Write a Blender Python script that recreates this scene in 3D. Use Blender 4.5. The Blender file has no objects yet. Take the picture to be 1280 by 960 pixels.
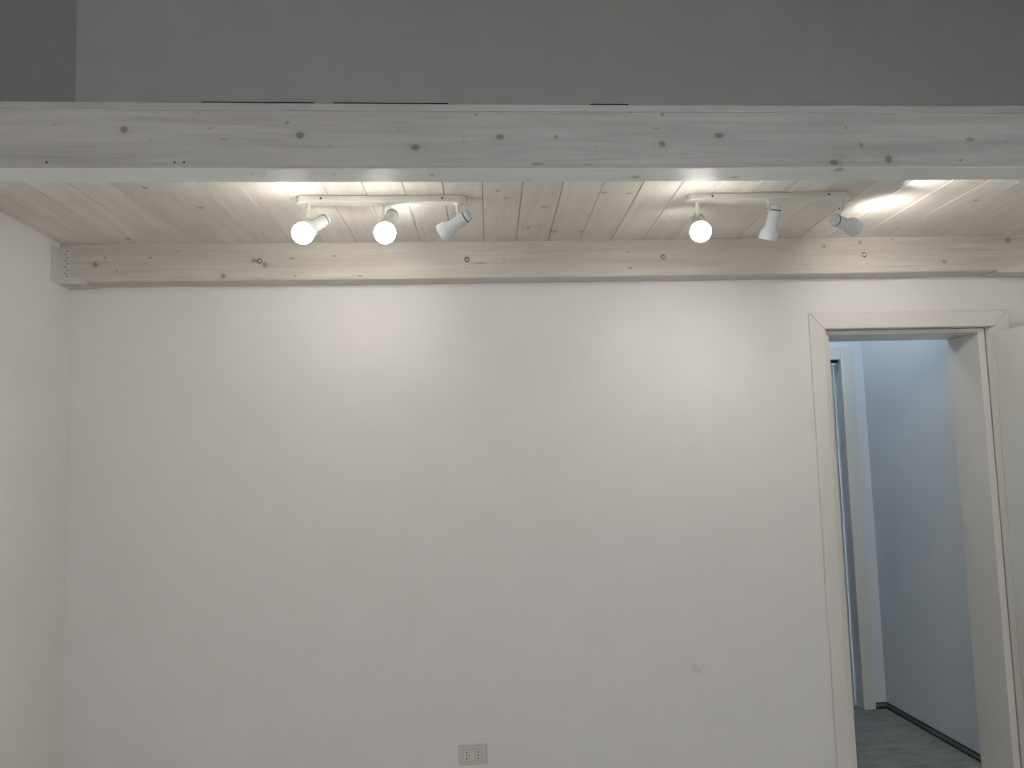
import bpy, bmesh, math, random
from mathutils import Vector, Matrix
random.seed(7)
C = bpy.context.scene.collection
SC = bpy.context.scene

# ------------------------------------------------------------------ camera
cam_d = bpy.data.cameras.new('camera'); cam = bpy.data.objects.new('camera', cam_d); C.objects.link(cam)
cam_d.sensor_width = 36.0; cam_d.lens = 1000.86/1280*36; cam_d.clip_start = .02
fw = Vector((0.07698218, 0.9929248, 0.09041069)); rt = Vector((0.99677149, -0.07457033, -0.02976328)); up = Vector((0.02281074, -0.09241004, 0.99545972))
M = Matrix((rt, up, -fw)).transposed().to_4x4(); M.translation = Vector((0, 0, 1.55)); cam.matrix_world = M
SC.camera = cam

# ------------------------------------------------------------------ world, view
SKY_STRENGTH = 11.2
BULB = 46.0
HALL = 72.0
w = bpy.data.worlds.new('overcast_sky'); SC.world = w; w.use_nodes = True
bg = w.node_tree.nodes['Background']; bg.inputs[0].default_value = (.90, .94, 1.0, 1); bg.inputs[1].default_value = SKY_STRENGTH
SC.view_settings.view_transform = 'Standard'; SC.view_settings.look = 'None'
SC.view_settings.gamma = 1; SC.view_settings.exposure = 0.0; SC.view_settings.use_curve_mapping = False

# window daylight (portal over the real window opening in the rear wall)
XL, XR, D, DB = -1.6175, 2.700, 3.5285, 3.800
YR = -2.4; ZC = 4.3; HX0 = .2; HF = 4.7245; HR = 2.537; HZ = 2.78
WX0, WX1, WZ0, WZ1 = .1, 1.6, .95, 2.35
pl = bpy.data.lights.new('window_portal', 'AREA'); pl.shape = 'RECTANGLE'; pl.size = WX1-WX0; pl.size_y = WZ1-WZ0
pl.cycles.is_portal = True
po = bpy.data.objects.new('window_portal', pl); C.objects.link(po)
po.location = ((WX0+WX1)/2, YR-.12, (WZ0+WZ1)/2)
# area lights shine along local -Z: rotate so that -Z points to +Y
po.rotation_euler = (math.radians(90), 0, 0)

K1= [(-0.838, 2.435, 0.009, 0.009), (-0.772, 2.409, 0.003, 0.003), (-1.013, 2.449, 0.008, 0.002), (-0.652, 2.483, 0.003, 0.003), (-0.619, 2.439, 0.006, 0.003), (-0.417, 2.455, 0.006, 0.004), (-0.384, 2.42, 0.011, 0.009), (-0.582, 2.409, 0.011, 0.002), (-0.306, 2.391, 0.003, 0.003), (-0.286, 2.489, 0.003, 0.003), (-0.123, 2.436, 0.003, 0.003), (-0.079, 2.387, 0.012, 0.009), (0.052, 2.4, 0.003, 0.004), (0.087, 2.479, 0.004, 0.004), (0.15, 2.416, 0.011, 0.008), (0.304, 2.416, 0.006, 0.0051), (0.25, 2.34, 0.02, 0.004), (0.413, 2.389, 0.004, 0.003), (0.515, 2.487, 0.006, 0.004), (0.602, 2.481, 0.005, 0.006), (0.598, 2.396, 0.009, 0.009), (0.726, 2.499, 0.009, 0.0051), (0.76, 2.421, 0.014, 0.007), (0.643, 2.439, 0.004, 0.002), (0.585, 2.439, 0.011, 0.003), (0.658, 2.366, 0.018, 0.001), (1.168, 2.394, 0.006, 0.007), (1.086, 2.343, 0.014, 0.0081), (1.245, 2.352, 0.01, 0.012), (1.003, 2.489, 0.009, 0.003), (1.491, 2.41, 0.013, 0.0061), (1.457, 2.349, 0.005, 0.004), (1.598, 2.403, 0.005, 0.003), (1.125, 2.443, 0.004, 0.004), (0.389, 2.339, 0.013, 0.002)]
K2= [(-1.472, 2.403, 0.011, 0.011), (-1.434, 2.433, 0.007, 0.006), (-1.248, 2.431, 0.008, 0.006), (-1.384, 2.375, 0.005, 0.004), (-0.948, 2.349, 0.01, 0.011), (-0.819, 2.413, 0.014, 0.009), (-0.775, 2.395, 0.011, 0.012), (-0.661, 2.422, 0.01, 0.006), (-1.137, 2.458, 0.005, 0.004), (-1.123, 2.368, 0.004, 0.004), (-0.483, 2.43, 0.011, 0.005), (-0.648, 2.345, 0.005, 0.005), (0.796, 2.434, 0.006, 0.005), (0.803, 2.362, 0.009, 0.005), (0.246, 2.412, 0.006, 0.005), (2.017, 2.481, 0.008, 0.004), (2.567, 2.472, 0.012, 0.011), (2.251, 2.375, 0.01, 0.007), (2.415, 2.41, 0.012, 0.003), (1.862, 2.468, 0.007, 0.0081), (1.692, 2.451, 0.008, 0.007), (-0.375, 2.342, 0.01, 0.005), (0.141, 2.392, 0.028, 0.004)]
K3= [(-1.013, 2.717, 0.01, 0.0117), (-0.895, 2.936, 0.011, 0.0104), (0.183, 2.756, 0.007, 0.01), (0.217, 2.836, 0.007, 0.009), (0.299, 2.93, 0.006, 0.01), (0.37, 2.941, 0.012, 0.012), (0.338, 3.215, 0.01, 0.011), (0.449, 3.277, 0.014, 0.0122), (0.569, 2.779, 0.012, 0.0081), (0.662, 2.789, 0.012, 0.0082), (0.569, 3.28, 0.007, 0.0151), (-1.316, 3.355, 0.01, 0.013), (2.062, 2.902, 0.01, 0.0122), (0.901, 3.074, 0.006, 0.0104)]
K4= [(-0.517, 2.142, 0.004, 0.0063), (-0.486, 2.136, 0.004, 0.0063), (-0.494, 2.161, 0.003, 0.0061), (-0.301, 2.144, 0.005, 0.006), (-0.037, 2.146, 0.007, 0.007), (0.233, 2.193, 0.011, 0.006), (0.538, 2.169, 0.013, 0.0112), (0.826, 2.172, 0.017, 0.0076), (1.104, 2.116, 0.014, 0.0139)]

# ------------------------------------------------------------------ materials
def mat(name):
    m = bpy.data.materials.new(name); m.use_nodes = True
    return m, m.node_tree, m.node_tree.nodes['Principled BSDF']
def plain(name, col, rough=.5, spec=.5, metal=0, bump=0, bscale=200):
    m, t, b = mat(name)
    b.inputs['Base Color'].default_value = (*col, 1); b.inputs['Roughness'].default_value = rough
    b.inputs['Specular IOR Level'].default_value = spec; b.inputs['Metallic'].default_value = metal
    n = t.nodes.new('ShaderNodeTexNoise'); n.inputs['Scale'].default_value = 6; n.inputs['Detail'].default_value = 4
    g = t.nodes.new('ShaderNodeNewGeometry'); t.links.new(g.outputs['Position'], n.inputs['Vector'])
    mx = t.nodes.new('ShaderNodeMix'); mx.data_type = 'RGBA'
    mx.inputs[6].default_value = (*[c*.96 for c in col], 1); mx.inputs[7].default_value = (*[min(1, c*1.03) for c in col], 1)
    t.links.new(n.outputs['Fac'], mx.inputs[0]); t.links.new(mx.outputs[2], b.inputs['Base Color'])
    if bump:
        n2 = t.nodes.new('ShaderNodeTexNoise'); n2.inputs['Scale'].default_value = bscale
        t.links.new(g.outputs['Position'], n2.inputs['Vector'])
        bp = t.nodes.new('ShaderNodeBump'); bp.inputs['Strength'].default_value = bump; bp.inputs['Distance'].default_value = .002
        t.links.new(n2.outputs['Fac'], bp.inputs['Height']); t.links.new(bp.outputs[0], b.inputs['Normal'])
    return m
def emis(name, col, s):
    m, t, b = mat(name)
    b.inputs['Base Color'].default_value = (.9, .9, .9, 1)
    b.inputs['Emission Color'].default_value = (*col, 1); b.inputs['Emission Strength'].default_value = s
    return m
def blob_chain(t, pos, spots, edge=.6):
    """max of soft ellipses; spots = (centre vec, 1/radius vec, strength)"""
    acc = None
    for c, ir, s in spots:
        a = t.nodes.new('ShaderNodeVectorMath'); a.operation = 'SUBTRACT'; t.links.new(pos, a.inputs[0]); a.inputs[1].default_value = c
        bb = t.nodes.new('ShaderNodeVectorMath'); bb.operation = 'MULTIPLY'; t.links.new(a.outputs[0], bb.inputs[0]); bb.inputs[1].default_value = ir
        l = t.nodes.new('ShaderNodeVectorMath'); l.operation = 'LENGTH'; t.links.new(bb.outputs[0], l.inputs[0])
        r = t.nodes.new('ShaderNodeMapRange'); r.interpolation_type = 'SMOOTHSTEP'; t.links.new(l.outputs['Value'], r.inputs[0])
        r.inputs[1].default_value = 1.35; r.inputs[2].default_value = edge; r.inputs[3].default_value = 0; r.inputs[4].default_value = s
        if acc is None: acc = r.outputs[0]
        else:
            x = t.nodes.new('ShaderNodeMath'); x.operation = 'MAXIMUM'; t.links.new(acc, x.inputs[0]); t.links.new(r.outputs[0], x.inputs[1]); acc = x.outputs[0]
    return acc
def wood(name, axis, light, dark, knots, kcol=(.10, .095, .075), rough=.42, tint=0.0, contrast=.5):
    m, t, b = mat(name); N = t.nodes; Lk = t.links
    g = N.new('ShaderNodeNewGeometry'); pos = g.outputs['Position']
    oi = N.new('ShaderNodeObjectInfo')
    off = N.new('ShaderNodeVectorMath'); off.operation = 'SCALE'; off.inputs[0].default_value = (3.1, 7.3, 5.7); Lk.new(oi.outputs['Random'], off.inputs['Scale'])
    add = N.new('ShaderNodeVectorMath'); add.operation = 'ADD'; Lk.new(pos, add.inputs[0]); Lk.new(off.outputs[0], add.inputs[1])
    def noise(sc, scale, detail, dist=0):
        v = N.new('ShaderNodeVectorMath'); v.operation = 'MULTIPLY'; Lk.new(add.outputs[0], v.inputs[0]); v.inputs[1].default_value = sc
        n = N.new('ShaderNodeTexNoise'); n.inputs['Scale'].default_value = scale; n.inputs['Detail'].default_value = detail
        n.inputs['Distortion'].default_value = dist; n.inputs['Roughness'].default_value = .6
        Lk.new(v.outputs[0], n.inputs['Vector']); return n.outputs['Fac']
    s1 = (.9, 16, 16) if axis == 0 else (16, .9, 16)
    s2 = (4, 160, 160) if axis == 0 else (160, 4, 160)
    a = noise(s1, 1.6, 5, .6); f = noise(s2, 1.4, 3); lo = noise((1.2, 2.2, 2.2), 1.2, 2)
    r1 = N.new('ShaderNodeMapRange'); Lk.new(a, r1.inputs[0]); r1.inputs[1].default_value = .40; r1.inputs[2].default_value = .64
    r2 = N.new('ShaderNodeMapRange'); Lk.new(f, r2.inputs[0]); r2.inputs[1].default_value = .45; r2.inputs[2].default_value = .72
    m1 = N.new('ShaderNodeMath'); m1.operation = 'MULTIPLY_ADD'; Lk.new(r1.outputs[0], m1.inputs[0]); m1.inputs[1].default_value = contrast
    m2 = N.new('ShaderNodeMath'); m2.operation = 'MULTIPLY'; Lk.new(r2.outputs[0], m2.inputs[0]); m2.inputs[1].default_value = .36; Lk.new(m2.outputs[0], m1.inputs[2])
    mx = N.new('ShaderNodeMix'); mx.data_type = 'RGBA'; mx.inputs[6].default_value = (*light, 1); mx.inputs[7].default_value = (*dark, 1); Lk.new(m1.outputs[0], mx.inputs[0])
    # slow whitewash variation
    r3 = N.new('ShaderNodeMapRange'); Lk.new(lo, r3.inputs[0]); r3.inputs[1].default_value = .3; r3.inputs[2].default_value = .7; r3.inputs[3].default_value = .93; r3.inputs[4].default_value = 1.05
    rr = N.new('ShaderNodeMapRange'); Lk.new(oi.outputs['Random'], rr.inputs[0]); rr.inputs[3].default_value = 1-tint; rr.inputs[4].default_value = 1+tint
    mm = N.new('ShaderNodeMath'); mm.operation = 'MULTIPLY'; Lk.new(r3.outputs[0], mm.inputs[0]); Lk.new(rr.outputs[0], mm.inputs[1])
    sc = N.new('ShaderNodeVectorMath'); sc.operation = 'SCALE'; Lk.new(mx.outputs[2], sc.inputs[0]); Lk.new(mm.outputs[0], sc.inputs['Scale'])
    col = sc.outputs[0]
    if knots:
        # ring-textured knot masks, plus a long faint halo along the grain
        k = blob_chain(t, pos, [(c, ir, s) for c, ir, s in knots])
        n = noise((1, 1, 1), 260, 3)
        kk = N.new('ShaderNodeMath'); kk.operation = 'MULTIPLY'; Lk.new(k, kk.inputs[0])
        nr = N.new('ShaderNodeMapRange'); Lk.new(n, nr.inputs[0]); nr.inputs[1].default_value = .3; nr.inputs[2].default_value = .7; nr.inputs[3].default_value = .55; nr.inputs[4].default_value = 1.1
        Lk.new(nr.outputs[0], kk.inputs[1])
        mk = N.new('ShaderNodeMix'); mk.data_type = 'RGBA'; Lk.new(kk.outputs[0], mk.inputs[0]); Lk.new(col, mk.inputs[6]); mk.inputs[7].default_value = (*kcol, 1)
        col = mk.outputs[2]
        big = [(c, tuple(i*(.28 if q == axis else .5) for q, i in enumerate(ir)), s*.22) for c, ir, s in knots if s > .7]
        if big:
            h = blob_chain(t, pos, big, 0)
            mh = N.new('ShaderNodeMix'); mh.data_type = 'RGBA'; Lk.new(h, mh.inputs[0]); Lk.new(col, mh.inputs[6]); mh.inputs[7].default_value = (*[c*.55 for c in dark], 1)
            col = mh.outputs[2]
    Lk.new(col, b.inputs['Base Color'])
    b.inputs['Roughness'].default_value = rough
    bp = N.new('ShaderNodeBump'); bp.inputs['Strength'].default_value = .25; bp.inputs['Distance'].default_value = .0006
    Lk.new(m1.outputs[0], bp.inputs['Height']); Lk.new(bp.outputs[0], b.inputs['Normal'])
    return m

def kn(K, plane, rest):
    out = []
    for a, c, ra, rc in K:
        s = .95 if min(ra, rc) > .0065 else .72 if min(ra, rc) > .0035 else .5
        ra *= 1.0; rc *= 1.0
        if plane == 'xz': out.append(((a, rest, c), (1/ra, 12, 1/rc), s*.85))
        else: out.append(((a, c, rest), (1/ra, 1/rc, 12), s*.75))
    return out
WL, WD = (.60, .565, .52), (.42, .39, .355)
m_beam1 = wood('whitewashed_beam_front', 0, (.63, .60, .575), (.43, .41, .39), kn(K1, 'xz', 2.1)+kn(K4, 'xy', 2.33), contrast=.6)
m_beam1u = wood('whitewashed_beam_bounce_lit', 0, (.84, .85, .83), (.74, .75, .73), kn(K4, 'xy', 2.33), kcol=(.25, .25, .22), rough=.5, contrast=.4)  # lighter copy of the front beam wood; floor bounce put into the colour
m_beam2 = wood('whitewashed_beam_rear', 0, (.63, .59, .535), (.45, .41, .36), kn(K2, 'xz', 3.418), kcol=(.17, .145, .11))
m_plank = wood('whitewashed_board', 1, (.80, .75, .70), (.63, .58, .53), kn(K3, 'xy', 2.494), kcol=(.19, .165, .135), tint=.05, contrast=.45)
m_strip = wood('whitewashed_edge_board', 0, (.58, .57, .54), (.43, .42, .40), [], contrast=.5)
m_sub = plain('floor_board_top', (.20, .18, .16), .8)
m_gap_shade = plain('black_gap_shade', (.012, .012, .012), .9)  # black that stands for the shade in the gap above the edge strip
m_door = plain('white_door_lacquer', (.74, .73, .69), .35)
m_case = plain('white_door_casing', (.76, .73, .69), .38)
m_metal_w = plain('white_lamp_enamel', (.60, .63, .645), .22, .6)
m_bar = plain('cream_lamp_bar', (.76, .75, .70), .35, .5)
m_vent = plain('dark_vent', (.05, .05, .045), .6)
m_hanger = plain('painted_joist_hanger', (.64, .625, .59), .45)
m_hole = plain('nail_hole_dark', (.02, .018, .015), .9)
m_plate = plain('ivory_switch_plate', (.60, .585, .55), .4)
m_mod = plain('ivory_socket_module', (.66, .645, .60), .4)
m_dark = plain('black_plastic', (.012, .012, .012), .6)
m_base = plain('grey_baseboard', (.16, .165, .155), .6)
m_gap = plain('dark_floor_gap', (.03, .032, .028), .9)
m_fold = plain('folding_door_slat', (.40, .43, .44), .4)
m_track = plain('dark_track', (.02, .02, .022), .5)
m_steel = plain('brushed_handle', (.5, .5, .5), .3, .5, 1)
m_bulb = emis('lit_bulb', (1.0, .96, .88), BULB)
m_hallbulb = emis('hall_lamp_glass', (.70, .86, 1.0), HALL)

def wallmat(name, col, marks):
    m = plain(name, col, .85, .25, 0, .10, 90)
    t = m.node_tree; b = t.nodes['Principled BSDF']; src = b.inputs['Base Color'].links[0].from_socket
    g = t.nodes.new('ShaderNodeNewGeometry')
    if marks:
        k = blob_chain(t, g.outputs['Position'], marks, .1)
        n = t.nodes.new('ShaderNodeTexNoise'); n.inputs['Scale'].default_value = 45; n.inputs['Detail'].default_value = 3
        t.links.new(g.outputs['Position'], n.inputs['Vector'])
        r = t.nodes.new('ShaderNodeMapRange'); r.inputs[1].default_value = .42; r.inputs[2].default_value = .62; t.links.new(n.outputs['Fac'], r.inputs[0])
        q = t.nodes.new('ShaderNodeMath'); q.operation = 'MULTIPLY'; t.links.new(k, q.inputs[0]); t.links.new(r.outputs[0], q.inputs[1])
        mx = t.nodes.new('ShaderNodeMix'); mx.data_type = 'RGBA'; t.links.new(q.outputs[0], mx.inputs[0]); t.links.new(src, mx.inputs[6])
        mx.inputs[7].default_value = (.42, .40, .36, 1); t.links.new(mx.outputs[2], b.inputs['Base Color'])
    return m
m_wall = wallmat('white_wall_paint', (.795, .775, .75), [((1.045, D, .604), (1/.06, 1, 1/.02), .40), ((1.02, D, .596), (1/.03, 1, 1/.012), .30), ((1.075, D, .615), (1/.015, 1, 1/.012), .35), ((-1.49, D, 3.38), (1/.12, 1, 1/.05), .16)])
m_wallup = m_wall
m_hallwall = wallmat('hall_wall_paint', (.74, .77, .80), [])
def floormat(ca, cb):
    m = plain('worn_concrete_floor', (.42, .43, .41), .7, .3, 0, .2, 60)
    t = m.node_tree; b = t.nodes['Principled BSDF']; g = t.nodes.new('ShaderNodeNewGeometry')
    n = t.nodes.new('ShaderNodeTexNoise'); n.inputs['Scale'].default_value = 7; n.inputs['Detail'].default_value = 8; n.inputs['Roughness'].default_value = .7
    v = t.nodes.new('ShaderNodeVectorMath'); v.operation = 'MULTIPLY'; v.inputs[1].default_value = (1, 2.5, 1)
    t.links.new(g.outputs['Position'], v.inputs[0]); t.links.new(v.outputs[0], n.inputs['Vector'])
    mx = t.nodes.new('ShaderNodeMix'); mx.data_type = 'RGBA'; mx.inputs[6].default_value = (*ca, 1); mx.inputs[7].default_value = (*cb, 1)
    r = t.nodes.new('ShaderNodeMapRange'); r.inputs[1].default_value = .3; r.inputs[2].default_value = .72; t.links.new(n.outputs['Fac'], r.inputs[0])
    t.links.new(r.outputs[0], mx.inputs[0]); t.links.new(mx.outputs[2], b.inputs['Base Color'])
    return m
m_floor = floormat((.22, .235, .22), (.44, .45, .42)); m_floor2 = floormat((.52, .52, .49), (.70, .69, .65))
def glassmat():
    m, t, b = mat('window_glass')
    b.inputs['Transmission Weight'].default_value = 1; b.inputs['Roughness'].default_value = 0; b.inputs['IOR'].default_value = 1.0
    return m
m_glass = glassmat()

# ------------------------------------------------------------------ helpers
def B(): return bmesh.new()
def box(bm, x0, x1, y0, y1, z0, z1):
    v = [bm.verts.new((x, y, z)) for x in (x0, x1) for y in (y0, y1) for z in (z0, z1)]
    for f in ((0, 1, 3, 2), (4, 6, 7, 5), (0, 4, 5, 1), (2, 3, 7, 6), (0, 2, 6, 4), (1, 5, 7, 3)): bm.faces.new([v[i] for i in f])
    return v
def prism(bm, pts, vec):
    """closed polygon of 3D points extruded by vec"""
    a = [bm.verts.new(p) for p in pts]; b = [bm.verts.new(Vector(p)+Vector(vec)) for p in pts]; n = len(pts)
    bm.faces.new(a[::-1]); bm.faces.new(b)
    for i in range(n): bm.faces.new((a[i], a[(i+1) % n], b[(i+1) % n], b[i]))
def lathe(bm, prof, origin, axis, seg=28, cap0=True, cap1=True):
    ax = Vector(axis).normalized(); u = ax.orthogonal().normalized(); v = ax.cross(u); o = Vector(origin); rings = []
    for d, r in prof:
        rings.append([bm.verts.new(o+ax*d+(u*math.cos(2*math.pi*i/seg)+v*math.sin(2*math.pi*i/seg))*r) for i in range(seg)])
    for a, b in zip(rings, rings[1:]):
        for i in range(seg): bm.faces.new((a[i], a[(i+1) % seg], b[(i+1) % seg], b[i]))
    if cap0: bm.faces.new(rings[0][::-1])
    if cap1: bm.faces.new(rings[-1])
def obj(name, bm, m, parent=None, smooth=False, bevel=0, seg=2):
    bmesh.ops.recalc_face_normals(bm, faces=bm.faces)
    me = bpy.data.meshes.new(name); bm.to_mesh(me); bm.free(); me.materials.append(m)
    if smooth:
        me.shade_smooth()
        me.set_sharp_from_angle(angle=math.radians(38))
    o = bpy.data.objects.new(name, me); C.objects.link(o)
    if parent: o.parent = parent
    if bevel:
        b = o.modifiers.new('bevel', 'BEVEL'); b.width = bevel; b.segments = seg; b.limit_method = 'ANGLE'
    return o
def relink(o, parent):      # parent while keeping the world position of meshes built in world space
    o.parent = parent; o.matrix_parent_inverse = Matrix.Translation(-parent.location)
def struct(name, bm, m, label=None, cat=None, bevel=0):
    o = obj(name, bm, m, None, False, bevel); o['kind'] = 'structure'
    o['label'] = label or name; o['category'] = cat or name.split('_')[0]
    return o
def thing(name, label, cat, loc=(0, 0, 0), group=None, kind=None):
    o = bpy.data.objects.new(name, None); C.objects.link(o); o.location = loc; o.empty_display_size = .05
    o['label'] = label; o['category'] = cat
    if group: o['group'] = group
    if kind: o['kind'] = kind
    return o
def part(name, bm, m, par, label=None, **kw):
    o = obj(name, bm, m, None, **kw)
    loc = Vector((0, 0, 0)); q = par
    while q is not None: loc = loc+q.location if q.type == 'EMPTY' else loc; q = q.parent
    for v in o.data.vertices: v.co -= loc
    o.parent = par
    if label: o['label'] = label
    return o
SX, HW = (XL+XR)/2, (XR-XL)/2
def sag(x, a=.0055): return -a*(1-((x-SX)/HW)**2)

# ------------------------------------------------------------------ setting: room shell
bm = B(); HX = (1.700, 2.553); HT = 2.118
box(bm, XL-.2, HX[0], D, DB, 0, ZC); box(bm, HX[1], XR+.2, D, DB, 0, ZC); box(bm, HX[0], HX[1], D, DB, HT, ZC); box(bm, XR+.2, 3.9, D, DB, 2.4, ZC)
struct('wall_back', bm, m_wall, 'white painted back wall with a faint grey scuff beside the doorway', 'wall')
bm = B(); box(bm, XL-.2, XL, YR, D, 0, ZC); struct('wall_left', bm, m_wall, 'white painted wall at the left edge of the room', 'wall')
bm = B(); box(bm, XR, 3.9, YR, D, 0, 2.535); box(bm, 3.7, 3.9, YR, D, 2.535, ZC); struct('wall_right', bm, m_wall, 'white painted wall at the right behind the open door', 'wall')
bm = B(); a, b_ = YR-.2, YR
box(bm, XL-.2, WX0, a, b_, 0, ZC); box(bm, WX1, 3.9, a, b_, 0, ZC); box(bm, WX0, WX1, a, b_, 0, WZ0); box(bm, WX0, WX1, a, b_, WZ1, ZC)
struct('wall_rear', bm, m_wall, 'white painted wall behind the viewer with a window', 'wall')
bm = B(); box(bm, XL-.2, XR+.2, YR-.2, D+.04, -.1, 0); struct('floor', bm, m_floor2, 'pale floor of the room', 'floor')
bm = B(); box(bm, HX0-.1, XR+.2, D+.04, HF+.35, -.1, 0); struct('floor', bm, m_floor, 'grey worn concrete floor seen through the doorway', 'floor')
bm = B(); box(bm, XL-.2, 3.9, YR-.2, DB, ZC, ZC+.1); struct('ceiling', bm, m_wall, 'high white ceiling above the mezzanine', 'ceiling')
bm = B(); box(bm, .2, XR, YR, -0.1, 2.52, 2.70); struct('ceiling', bm, m_wall, 'unseen low white slab added over the viewer to keep window light off the upper wall', 'ceiling')  # added out of view, shaped to limit window light on the upper walls
# window
wn = thing('window_1', 'white framed window in the wall behind the viewer', 'window', (WX0, YR-.1, WZ0), kind='structure')
fr = B(); y0, y1 = YR-.13, YR-.07
for x0, x1, z0, z1 in ((WX0, WX0+.06, WZ0, WZ1), (WX1-.06, WX1, WZ0, WZ1), (WX0+.06, WX1-.06, WZ0, WZ0+.06), (WX0+.06, WX1-.06, WZ1-.06, WZ1), ((WX0+WX1)/2-.04, (WX0+WX1)/2+.04, WZ0+.06, WZ1-.06)):
    box(fr, x0, x1, y0, y1, z0, z1)
part('window_frame', fr, m_door, wn, bevel=.004)
for x0, x1 in ((WX0+.06, (WX0+WX1)/2-.04), ((WX0+WX1)/2+.04, WX1-.06)):
    g = B(); box(g, x0, x1, YR-.103, YR-.099, WZ0+.06, WZ1-.06); part('pane', g, m_glass, wn)

# hall behind the doorway
bm = B(); box(bm, HR, HR+.15, DB, HF, 0, HZ); struct('wall_hall_right', bm, m_hallwall, 'pale blue-lit side wall of the hall beyond the doorway', 'wall')
FX0, FX1, FZ = 1.56, 2.392, 2.082
bm = B(); box(bm, HX0, FX0, HF, HF+.15, 0, HZ); box(bm, FX1, HR+.15, HF, HF+.15, 0, HZ); box(bm, FX0, FX1, HF, HF+.15, FZ+.005, HZ)
struct('wall_hall_far', bm, m_hallwall, 'end wall of the hall holding a folding door', 'wall')
bm = B(); box(bm, HX0-.1, HX0, DB, HF+.15, 0, HZ); struct('wall_hall_left', bm, m_hallwall, 'hall wall hidden left of the doorway', 'wall')
bm = B(); box(bm, FX0-.1, FX1+.1, HF+.25, HF+.35, 0, HZ); struct('wall_closet', bm, m_hallwall, 'closet wall behind the folding door of the hall', 'wall')
bm = B(); box(bm, HX0-.1, HR+.15, DB, HF+.35, HZ, HZ+.1); struct('ceiling', bm, m_hallwall, 'white ceiling of the hall beyond the doorway', 'ceiling')
# baseboards of the hall: grey strip over a dark gap
for nm, boxes in (('baseboard_hall_right', ((HR-.010, HR, DB+.0, HF-.01),)), ('baseboard_hall_far', ((2.464, HR, HF-.010, HF),))):
    b1, b2, b3 = B(), B(), B()
    for x0, x1, yy0, yy1 in boxes:
        box(b1, x0, x1, yy0, yy1, .012, .030); 
        e = .003
        if nm.endswith('right'): box(b2, x0+.006, x1, yy0, yy1, 0, .012); box(b3, x0+.006, x1, yy0, yy1, .030, .036)
        else: box(b2, x0, x1, yy0+.006, yy1, 0, .012); box(b3, x0, x1, yy0+.006, yy1, .030, .036)
    o = struct(nm, b1, m_base, 'thin grey skirting strip along the '+('side' if nm.endswith('right') else 'end')+' wall of the hall', 'baseboard')
    obj('floor_gap', b2, m_gap, o); obj('top_gap', b3, m_gap, o)

# folding door in the far hall wall
d2 = thing('door_2', 'grey folding door with vertical slats in the end wall of the hall', 'door', (FX1, HF, 0), kind='structure')
cs = B(); box(cs, 2.390, 2.465, HF-.014, HF, 0, 2.161); part('casing', cs, m_door, d2, bevel=.004)
cs = B(); box(cs, FX0-.07, 2.390, HF-.014, HF, FZ+.001, 2.161); part('casing', cs, m_door, d2, bevel=.004)
tr = B(); box(tr, FX0, FX1-.003, HF+.015, HF+.06, FZ-.012, FZ); part('track', tr, m_track, d2)
rl = B(); lathe(rl, [(0, .008), (.014, .008)], (2.345, HF+.03, FZ-.024), (0, 1, 0), 14); part('track_roller', rl, m_steel, d2)
for i in range(9):
    x1 = FX1-.006-i*.088; x0 = x1-.082; yo = .05
    p = B(); prism(p, [(x1, HF+yo+.035, .006), (x1-.018, HF+yo, .006), (x0+.018, HF+yo, .006), (x0, HF+yo+.035, .006), (x0+.03, HF+yo+.05, .006), (x1-.03, HF+yo+.05, .006)], (0, 0, FZ-.030))
    part('door_slat', p, m_fold, d2)

# doorway: casing, jamb with rebate, open leaf
d1 = thing('door_1', 'white door standing open against the right wall with its casing and jamb', 'door', (2.126, D, 0), kind='structure')
CZ0, CZ1 = 2.0900, 2.1665
def casing(pts):     # profile: slightly rounded flat board
    bm = B(); prism(bm, pts, (0, -.016, 0)); return part('casing', bm, m_case, d1, bevel=.006, seg=3)
casing([(1.647, D, 0), (1.715, D, 0), (1.715, D, CZ0), (1.647, D, CZ1)])
casing([(2.536, D, 0), (2.612, D, 0), (2.612, D, CZ1), (2.536, D, CZ0)])
casing([(1.647, D, CZ1), (1.715, D, CZ0), (2.536, D, CZ0), (2.612, D, CZ1)])
YS = D+.042; DBJ = DB+.004
j = B(); box(j, 1.700, 1.728, D-.004, YS, 0, CZ0+.002); box(j, 1.700, 1.7625, YS, DBJ, 0, 2.070); part('jamb', j, m_case, d1, bevel=.0015)
j = B(); box(j, 2.526, 2.553, D-.004, YS, 0, CZ0+.002); box(j, 2.4905, 2.553, YS, DBJ, 0, 2.070); part('jamb', j, m_case, d1, bevel=.0015)
j = B(); box(j, 1.700, 2.553, D-.004, YS, CZ0+.002, HT); box(j, 1.700, 2.553, YS, DBJ, 2.070, HT); part('head_jamb', j, m_case, d1, bevel=.0015)
g = B(); box(g, 1.7285, 1.7320, YS-.005, YS, 0, 2.088); box(g, 2.5220, 2.5255, YS-.005, YS, 0, 2.088); box(g, 1.7320, 2.5220, YS-.005, YS, 2.0885, 2.0915)
part('rubber_seal', g, plain('grey_door_seal', (.30, .29, .26), .7), d1)
lf = B(); box(lf, 2.527, 2.567, D-.797, D-.0075, .008, 2.061); leaf = part('door_leaf', lf, m_door, d1, bevel=.0025)
for z in (.25, 1.05, 1.86):
    h = B(); lathe(h, [(0, .006), (.07, .006)], (2.5265, D-.0075, z), (0, 0, 1), 12)
    part('hinge', h, m_case, d1)
hd = B()
for sx in (-1, 1):
    xf = 2.527 if sx < 0 else 2.567
    lathe(hd, [(0, .024), (.008, .024)], (xf, D-.74, 1.02), (sx, 0, 0), 20)
    lathe(hd, [(.008, .009), (.045, .009)], (xf, D-.74, 1.02), (sx, 0, 0), 14)
    lathe(hd, [(0, .009), (.12, .008)], (xf+sx*.045, D-.748, 1.02), (0, 1, 0), 14)
part('door_handle', hd, m_steel, leaf)

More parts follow.
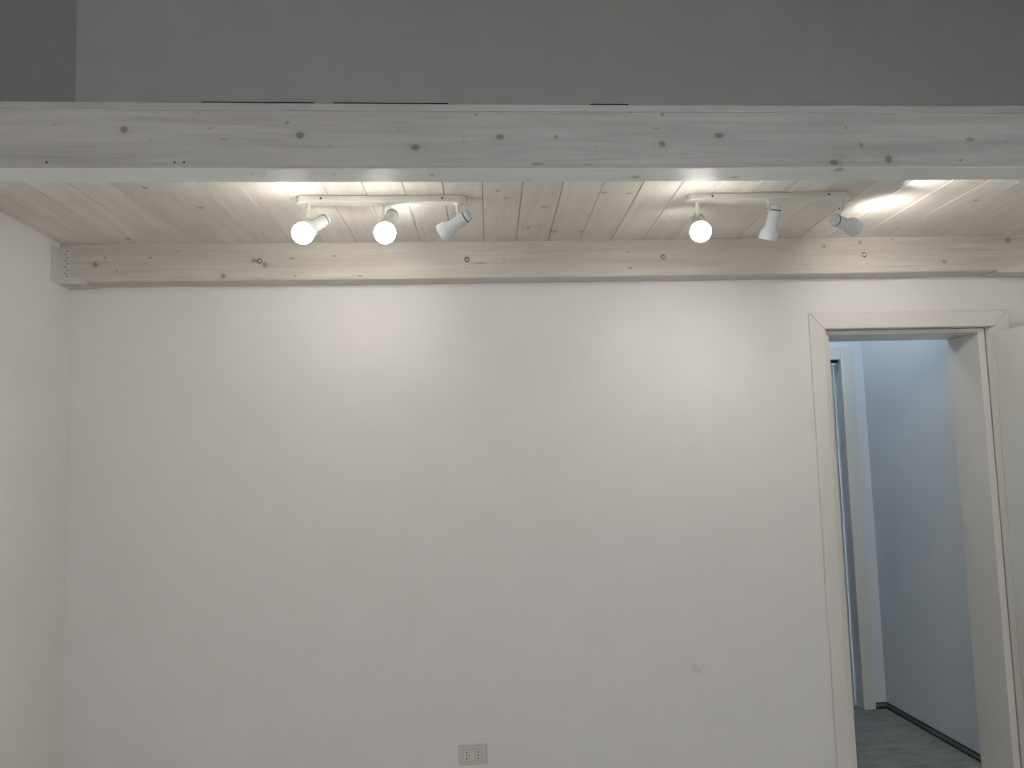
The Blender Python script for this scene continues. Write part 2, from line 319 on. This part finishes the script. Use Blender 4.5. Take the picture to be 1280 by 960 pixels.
# ------------------------------------------------------------------ mezzanine: boards, edge strip, beams
ZP = 2.4944
sub = B(); box(sub, XL, XR, 2.16, D, ZP+.0215, ZP+.04)
mz = struct('ceiling', sub, m_sub, 'whitewashed tongue-and-groove board ceiling under the mezzanine', 'ceiling')
jt = [.095+.137*k for k in range(-12, 0)]+[.095+.1405*k for k in range(0, 20)]
jt = [j for j in jt if XL+.01 < j < XR-.05]
edges = [None]+jt+[None]
SK = .0468; Y0, Y1 = 2.1015, D-.001
for i in range(len(edges)-1):
    a0, a1 = edges[i], edges[i+1]
    def ex(e, y, side):
        if e is None: return XL+.0005 if side == 0 else XR-.0005
        return min(e+SK*(y-2), XR-.002)
    xm = ((a0 if a0 is not None else XL)+(a1 if a1 is not None else XR))/2
    z = ZP+sag(xm)+random.uniform(-.0004, .0004); g, c, th = .0006, .0030, .0185
    bm = B(); ring = []
    for y in (Y0, Y1):
        l, r = ex(a0, y, 0)+(g if a0 is not None else 0), ex(a1, y, 1)-(g if a1 is not None else 0)
        cl = c if a0 is not None else 0.0005; cr = c if a1 is not None else 0.0005
        ring.append([bm.verts.new(p) for p in ((l, y, z+th), (l, y, z+c), (l+cl, y, z), (r-cr, y, z), (r, y, z+c), (r, y, z+th))])
    for k in range(6): bm.faces.new((ring[0][k], ring[0][(k+1) % 6], ring[1][(k+1) % 6], ring[1][k]))
    bm.faces.new(ring[0][::-1]); bm.faces.new(ring[1])
    obj('plank', bm, m_plank, mz)

def bar_x(bm, prof, x0, x1, n=28, amp=.0055, top=True):
    """cross-section polygon (y, z) swept along X with the beam's slight sag"""
    rings = []
    for i in range(n+1):
        x = x0+(x1-x0)*i/n; s = sag(x, amp)
        rings.append([bm.verts.new((x, y, z+s)) for y, z in prof])
    m_ = len(prof)
    for a, b in zip(rings, rings[1:]):
        for k in range(m_): bm.faces.new((a[k], a[(k+1) % m_], b[(k+1) % m_], b[k]))
    bm.faces.new(rings[0][::-1]); bm.faces.new(rings[-1])
def prof(y0, y1, z0, z1, c):
    return [(y0+c, z0), (y1-c, z0), (y1, z0+c), (y1, z1), (y0, z1), (y0, z0+c)]
bm = B(); bar_x(bm, [(2.0955, ZP-.003), (2.1012, ZP-.003), (2.1012, ZP+.0165), (2.0965, ZP+.0165), (2.0955, ZP+.0155)], XL+.0005, XR-.0005)
t1 = struct('trim_1', bm, m_strip, 'whitewashed edge strip running along the top of the front beam', 'trim')
for x0, x1 in ((-.64, -.347), (-.295, .012), (.402, .508)):  # black strips drawn in place of the thin shadow lines above the trim
    bm = B(); bar_x(bm, [(2.0985, ZP+.0165), (2.115, ZP+.0185), (2.115, ZP+.0205), (2.0985, ZP+.0205)], x0, x1, 6)
    obj('gap_shade_strip', bm, m_gap_shade, t1)

b1 = thing('ceiling_beam', 'grey whitewashed knotty wooden beam along the open front edge of the mezzanine', 'beam', (SX, 2.15, 2.33))
bm = B(); bar_x(bm, prof(2.1009, 2.2045, 2.3325, ZP-.0005, .0018), XL+.0005, XR-.0005)
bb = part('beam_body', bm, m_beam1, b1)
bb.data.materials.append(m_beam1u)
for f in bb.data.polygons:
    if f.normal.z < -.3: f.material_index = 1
for x, z in ((-1.031, 2.348), (-.684, 2.348), (-.708, 2.348)):
    bm = B(); lathe(bm, [(-.001, .0026), (.0015, .0026), (.0022, .0015)], (x, 2.1009, z+sag(x)*.5), (0, -1, 0), 12); part('screw_head', bm, m_hole, b1)
b2 = thing('ceiling_beam', 'warm whitewashed wooden beam fixed along the white back wall above the doorway', 'beam', (SX, 3.47, 2.33))
bm = B(); bar_x(bm, prof(3.4179, D-.0005, 2.3307, ZP-.0005, .004), XL+.0025, XR-.0025)
part('beam_body', bm, m_beam2, b2)
for x, z in ((-.797, 2.411), (.086, 2.409), (.953, 2.410), (1.876, 2.411)):
    bm = B(); lathe(bm, [(.0, .0112), (.0025, .0112), (.0028, .0125), (.0012, .0140), (-.001, .0140)], (x, 3.4179, z), (0, -1, 0), 24, False, False)
    lathe(bm, [(.000, .0075), (.004, .0068), (.0065, .0045), (.0075, .0015)], (x+.001, 3.4179, z), (0, -1, 0), 20)
    ab = part('anchor_bolt', bm, m_beam2, b2, smooth=True)
    bm = B(); lathe(bm, [(.0, .0112), (.0008, .0112), (.0008, .0074), (.0, .0074)], (x-.0012, 3.4179, z), (0, -1, 0), 24, False, False); part('bolt_recess_shade', bm, m_hole, ab)  # dark ring on the surface standing in for shade around the bolt

# joist hangers at both ends of the rear beam
def hanger(side):
    xw = XL if side < 0 else XR; s = 1 if side < 0 else -1
    t = thing('joist_hanger', 'perforated cream metal hanger holding the '+('left' if side < 0 else 'right')+' end of the rear beam', 'bracket', (xw, 3.41, 2.33), group=None)
    Wd = .047 if side < 0 else .050
    bm = B(); yf = 3.4160
    if side < 0: poly = [(0, 2.325), (.118, 2.327), (.112, 2.331), (Wd+.004, 2.352), (Wd, 2.362), (Wd, 2.474), (0, 2.474)]
    else: poly = [(0, 2.326), (.205, 2.327), (.198, 2.331), (.10, 2.349), (.06, 2.362), (.05, 2.375), (.05, 2.474), (0, 2.474)]
    prism(bm, [(xw+s*x, yf, z) for x, z in poly], (0, .0018, 0)); part('face_flange', bm, m_hanger, t)
    bm = B(); box(bm, *sorted((xw+s*.0002, xw+s*.0022)), 3.350, 3.5, 2.322, 2.474); part('wall_flange', bm, m_hanger, t)
    bm = B(); box(bm, *sorted((xw+s*.001, xw+s*(.112 if side < 0 else .2))), 3.416, 3.515, 2.3225, 2.3262); part('seat', bm, m_hanger, t)
    for i in range(9):
        z = 2.462-i*.0135; x = xw+s*(.034 if i % 2 == 0 else .026)
        bm = B(); lathe(bm, [(0, .0027), (.0007, .0027)], (x, yf, z), (0, -1, 0), 10); part('nail_hole', bm, m_hole, t)
    bm = B(); lathe(bm, [(0, .004), (.0007, .004)], (xw+s*.06, 3.45, 2.3225), (0, 0, -1), 12); part('nail_hole', bm, m_hole, t)
hanger(-1); hanger(1)

# ------------------------------------------------------------------ ceiling spotlight bars
def stadium(x0, x1, yc, r, z, n=10):
    p = []
    for i in range(n+1):
        a = -math.pi/2+math.pi*i/n; p.append((x1-r+r*math.cos(a), yc+r*math.sin(a), z))
    for i in range(n+1):
        a = math.pi/2+math.pi*i/n; p.append((x0+r+r*math.cos(a), yc+r*math.sin(a), z))
    return p
def spot_head(t, knuckle, centre, aim, lit, vent, beam, label=None):
    """lamp housing along its aim axis; knuckle = lower end of the stem"""
    a = Vector(aim).normalized(); c = Vector(centre); k = Vector(knuckle)
    L0 = -.066
    bm = B()
    fl = .062
    pr = [(L0+.001, .006), (L0, .013), (L0+.004, .0195), (L0+.012, .0215), (.012, .0225), (.020, .0245), (.032, .031), (.040, .0335), (fl, .034), (fl+.001, .0330), (.042, .0315), (.030, .027), (.020, .020)]
    lathe(bm, pr, c, a, 36, True, True)
    h = part('lamp_housing', bm, m_metal_w, t, label, smooth=True)
    # rear cap ring with dark vent gap
    bm = B(); lathe(bm, [(L0+.0155, .0217), (L0+.0165, .0222), (L0+.0195, .0222), (L0+.0205, .0217)], c, a, 32, False, False); part('vent_ring', bm, m_vent, h)
    bm = B()
    if lit == 'globe':
        R = .0375; cc = .072; n = 14
        pr = [(cc+R*math.cos(math.pi*(1-i/n)), max(.0005, R*math.sin(math.pi*(1-i/n)))) for i in range(1, n+1)]
        pr = [(.030, .016), (.036, .018)]+[q for q in pr if q[0] > cc-R*.86]
    else:
        pr = [(.030, .018), (.038, .026), (.050, .0285), (.058, .025), (.062, .015), (.0635, .0005)]
    lathe(bm, pr, c, a, 32, True, True)
    part('light_bulb', bm, lit if lit != 'globe' and not isinstance(lit, str) else m_bulb, h, smooth=True)
    # hinge plate between stem and housing
    q = c+(k-c)-((k-c).dot(a))*a; 
    near = c+a*max(-.045, min(.01, (k-c).dot(a)))
    d = k-near; 
    bm = B()
    if d.length > .012:
        lathe(bm, [(0, .0062), (d.length, .0062)], near, d, 12)
    lathe(bm, [(-.007, .0088), (.007, .0088)], k, (1, 0, 0), 18)
    part('hinge_knuckle', bm, m_bar, t, bevel=.001)
    lathe_s = B(); lathe(lathe_s, [(.0068, .0035), (.0082, .0035)], k, (1, 0, 0), 10); lathe(lathe_s, [(-.0082, .0035), (-.0068, .0035)], k, (1, 0, 0), 10)
    part('pivot_screw', lathe_s, m_vent, t)
    def spot(pos, tgt, en, ang, rad, bl):
        ld = bpy.data.lights.new('lamp_beam_and_fill', 'SPOT'); ld.energy = en; ld.spot_size = math.radians(ang); ld.spot_blend = bl; ld.shadow_soft_size = rad; ld.color = (1, .965, .895)
        lo = bpy.data.objects.new('lamp_beam_and_fill', ld); C.objects.link(lo)
        dirv = Vector(tgt)-Vector(pos); lo.rotation_euler = dirv.to_track_quat('-Z', 'Y').to_euler()
        lo.location = Vector(pos)-t.location; lo.parent = t
    tip = c+a*(.118 if lit == 'globe' else .075); spot(tip, tip+a, beam, 135 if lit == 'globe' else 155, .035, 1.0)
    if lit == 'globe': q = Vector((c.x, c.y+.075, c.z-.005)); spot(q, q+Vector((0, 1, .12)), 1.4, 115, .02, 1.0)  # extra spot added behind the housing to brighten the rear beam
    for v_ in (vent or []): spot(*v_)
def track_light(label, x0, x1, yc, rot, zt, heads):
    t = thing('track_light', label, 'ceiling light', ((x0+x1)/2, yc, zt), group='white three-spot ceiling light bars')
    bm = B(); prism(bm, stadium(x0, x1, yc, .0275, zt-.024), (0, 0, .0238))
    for v in bm.verts: v.co.y += (v.co.x-(x0+x1)/2)*rot
    part('mounting_bar', bm, m_bar, t, bevel=.004, seg=3)
    for sx in (x0+.09, x1-.09):
        bm = B(); lathe(bm, [(0, .004), (.0015, .004), (.002, .002)], (sx, yc+(sx-(x0+x1)/2)*rot-.0275, zt-.012), (0, -1, 0), 12); part('bar_screw', bm, m_vent, t)
    for h in heads:
        kx, kz = h['k']; ky = yc+(kx-(x0+x1)/2)*rot
        bm = B(); lathe(bm, [(0, .011), (.004, .011), (.005, .0065), (zt-.024-kz, .0065)], (kx, ky, zt-.024), (0, 0, -1), 16); part('stem', bm, m_bar, t, smooth=True)
        spot_head(t, (kx, ky, kz), h['c'], h['aim'], h['lit'], h.get('vent'), h['beam'])
def cen(globe, aim, d=.072):
    a = Vector(aim).normalized(); return tuple(Vector(globe)-a*d)
a1 = (-.451, -.628, -.535); a2 = (-.159, -.639, -.70); a4 = (-.215, -.788, -.60)
m_wb = emis('lit_reflector_bulb', (1.0, .94, .84), 20.0)
track_light('white three-spot ceiling bar at the left with two glowing globe bulbs', -.530, .077, 2.824, .01, ZP+sag(-.22),
    [dict(k=(-.487, 2.420), c=cen((-.494, 2.745, 2.338), a1), aim=a1, lit='globe', beam=26),
     dict(k=(-.226, 2.420), c=cen((-.214, 2.745, 2.337), a2), aim=a2, lit='globe', beam=16, vent=[((-.205, 2.858, 2.440), (-.09, 2.91, 2.492), 1.7, 120, .006, .7)]),
     dict(k=(.041, 2.430), c=(.031, 2.835, 2.392), aim=(-.11, .055, -.06), lit=m_wb, beam=4.5)])
track_light('white three-spot ceiling bar at the right with only its leftmost globe bulb glowing', .882, 1.497, 2.811, -.03, ZP+sag(1.2),
    [dict(k=(.921, 2.418), c=cen((.906, 2.745, 2.332), a4), aim=a4, lit='globe', beam=16),
     dict(k=(1.190, 2.436), c=(1.208, 2.835, 2.389), aim=(-.02, .05, -.115), lit=m_wb, beam=8.5),
     dict(k=(1.464, 2.432), c=(1.489, 2.835, 2.384), aim=(.13, .06, -.018), lit=m_wb, beam=10, vent=[((1.57, 2.74, 2.350), (1.74, 2.22, 2.475), 66.0, 46, .012, .9), ((1.58, 2.76, 2.385), (2.05, 2.45, 2.45), 7.0, 90, .015, 1.0)])])

# ------------------------------------------------------------------ wall socket
so = thing('wall_socket', 'cream double wall socket plate low on the white back wall', 'socket', (.060, D, .30))
SX0, SX1, SZ0, SZ1 = .000, .121, .2585, .3405
bm = B(); box(bm, SX0, SX1, D-.009, D-.0002, SZ0, SZ1)
part('cover_plate', bm, m_plate, so, bevel=.003, seg=3)
xm = (SX0+SX1)/2-.002
for i, nm in ((-1, 'socket_module'), (0, 'blank_module'), (1, 'socket_module')):
    bm = B(); x0 = xm+i*.0245-.0117; zc = .2985; box(bm, x0, x0+.0234, D-.0112, D-.0085, zc-.0225, zc+.0225)
    md = part(nm, bm, m_mod, so, bevel=.0008)
    bm = B(); e = .0009
    for (p0, p1, q0, q1) in ((x0-e, x0, zc-.0235, zc+.0235), (x0+.0234, x0+.0234+e, zc-.0235, zc+.0235), (x0, x0+.0234, zc+.0225, zc+.0235), (x0, x0+.0234, zc-.0235, zc-.0225)):
        box(bm, p0, p1, D-.0094, D-.0088, q0, q1)
    part('module_gap', bm, plain('module_gap_grey', (.16, .155, .14), .8), so)
    if i:
        for dz in (-.0125, 0, .0125):
            bm = B(); lathe(bm, [(0, .0031 if dz else .0026), (.0004, .0031 if dz else .0026)], (x0+.0117, D-.0112, zc+dz), (0, -1, 0), 14); part('pin_hole', bm, m_dark, md)

# hall ceiling lamp (just above what the doorway shows)
HLP = (2.08, 4.26)
hl = thing('ceiling_lamp', 'small round ceiling lamp lighting the hall beyond the doorway', 'lamp', (HLP[0], HLP[1], HZ))
bm = B(); lathe(bm, [(0, .11), (.02, .11), (.025, .10)], (HLP[0], HLP[1], HZ), (0, 0, -1), 32); part('lamp_base', bm, m_metal_w, hl)
bm = B(); lathe(bm, [(.025, .075), (.04, .07), (.055, .05), (.06, .01)], (HLP[0], HLP[1], HZ), (0, 0, -1), 32); part('lamp_shade', bm, m_hallbulb, hl, smooth=True)
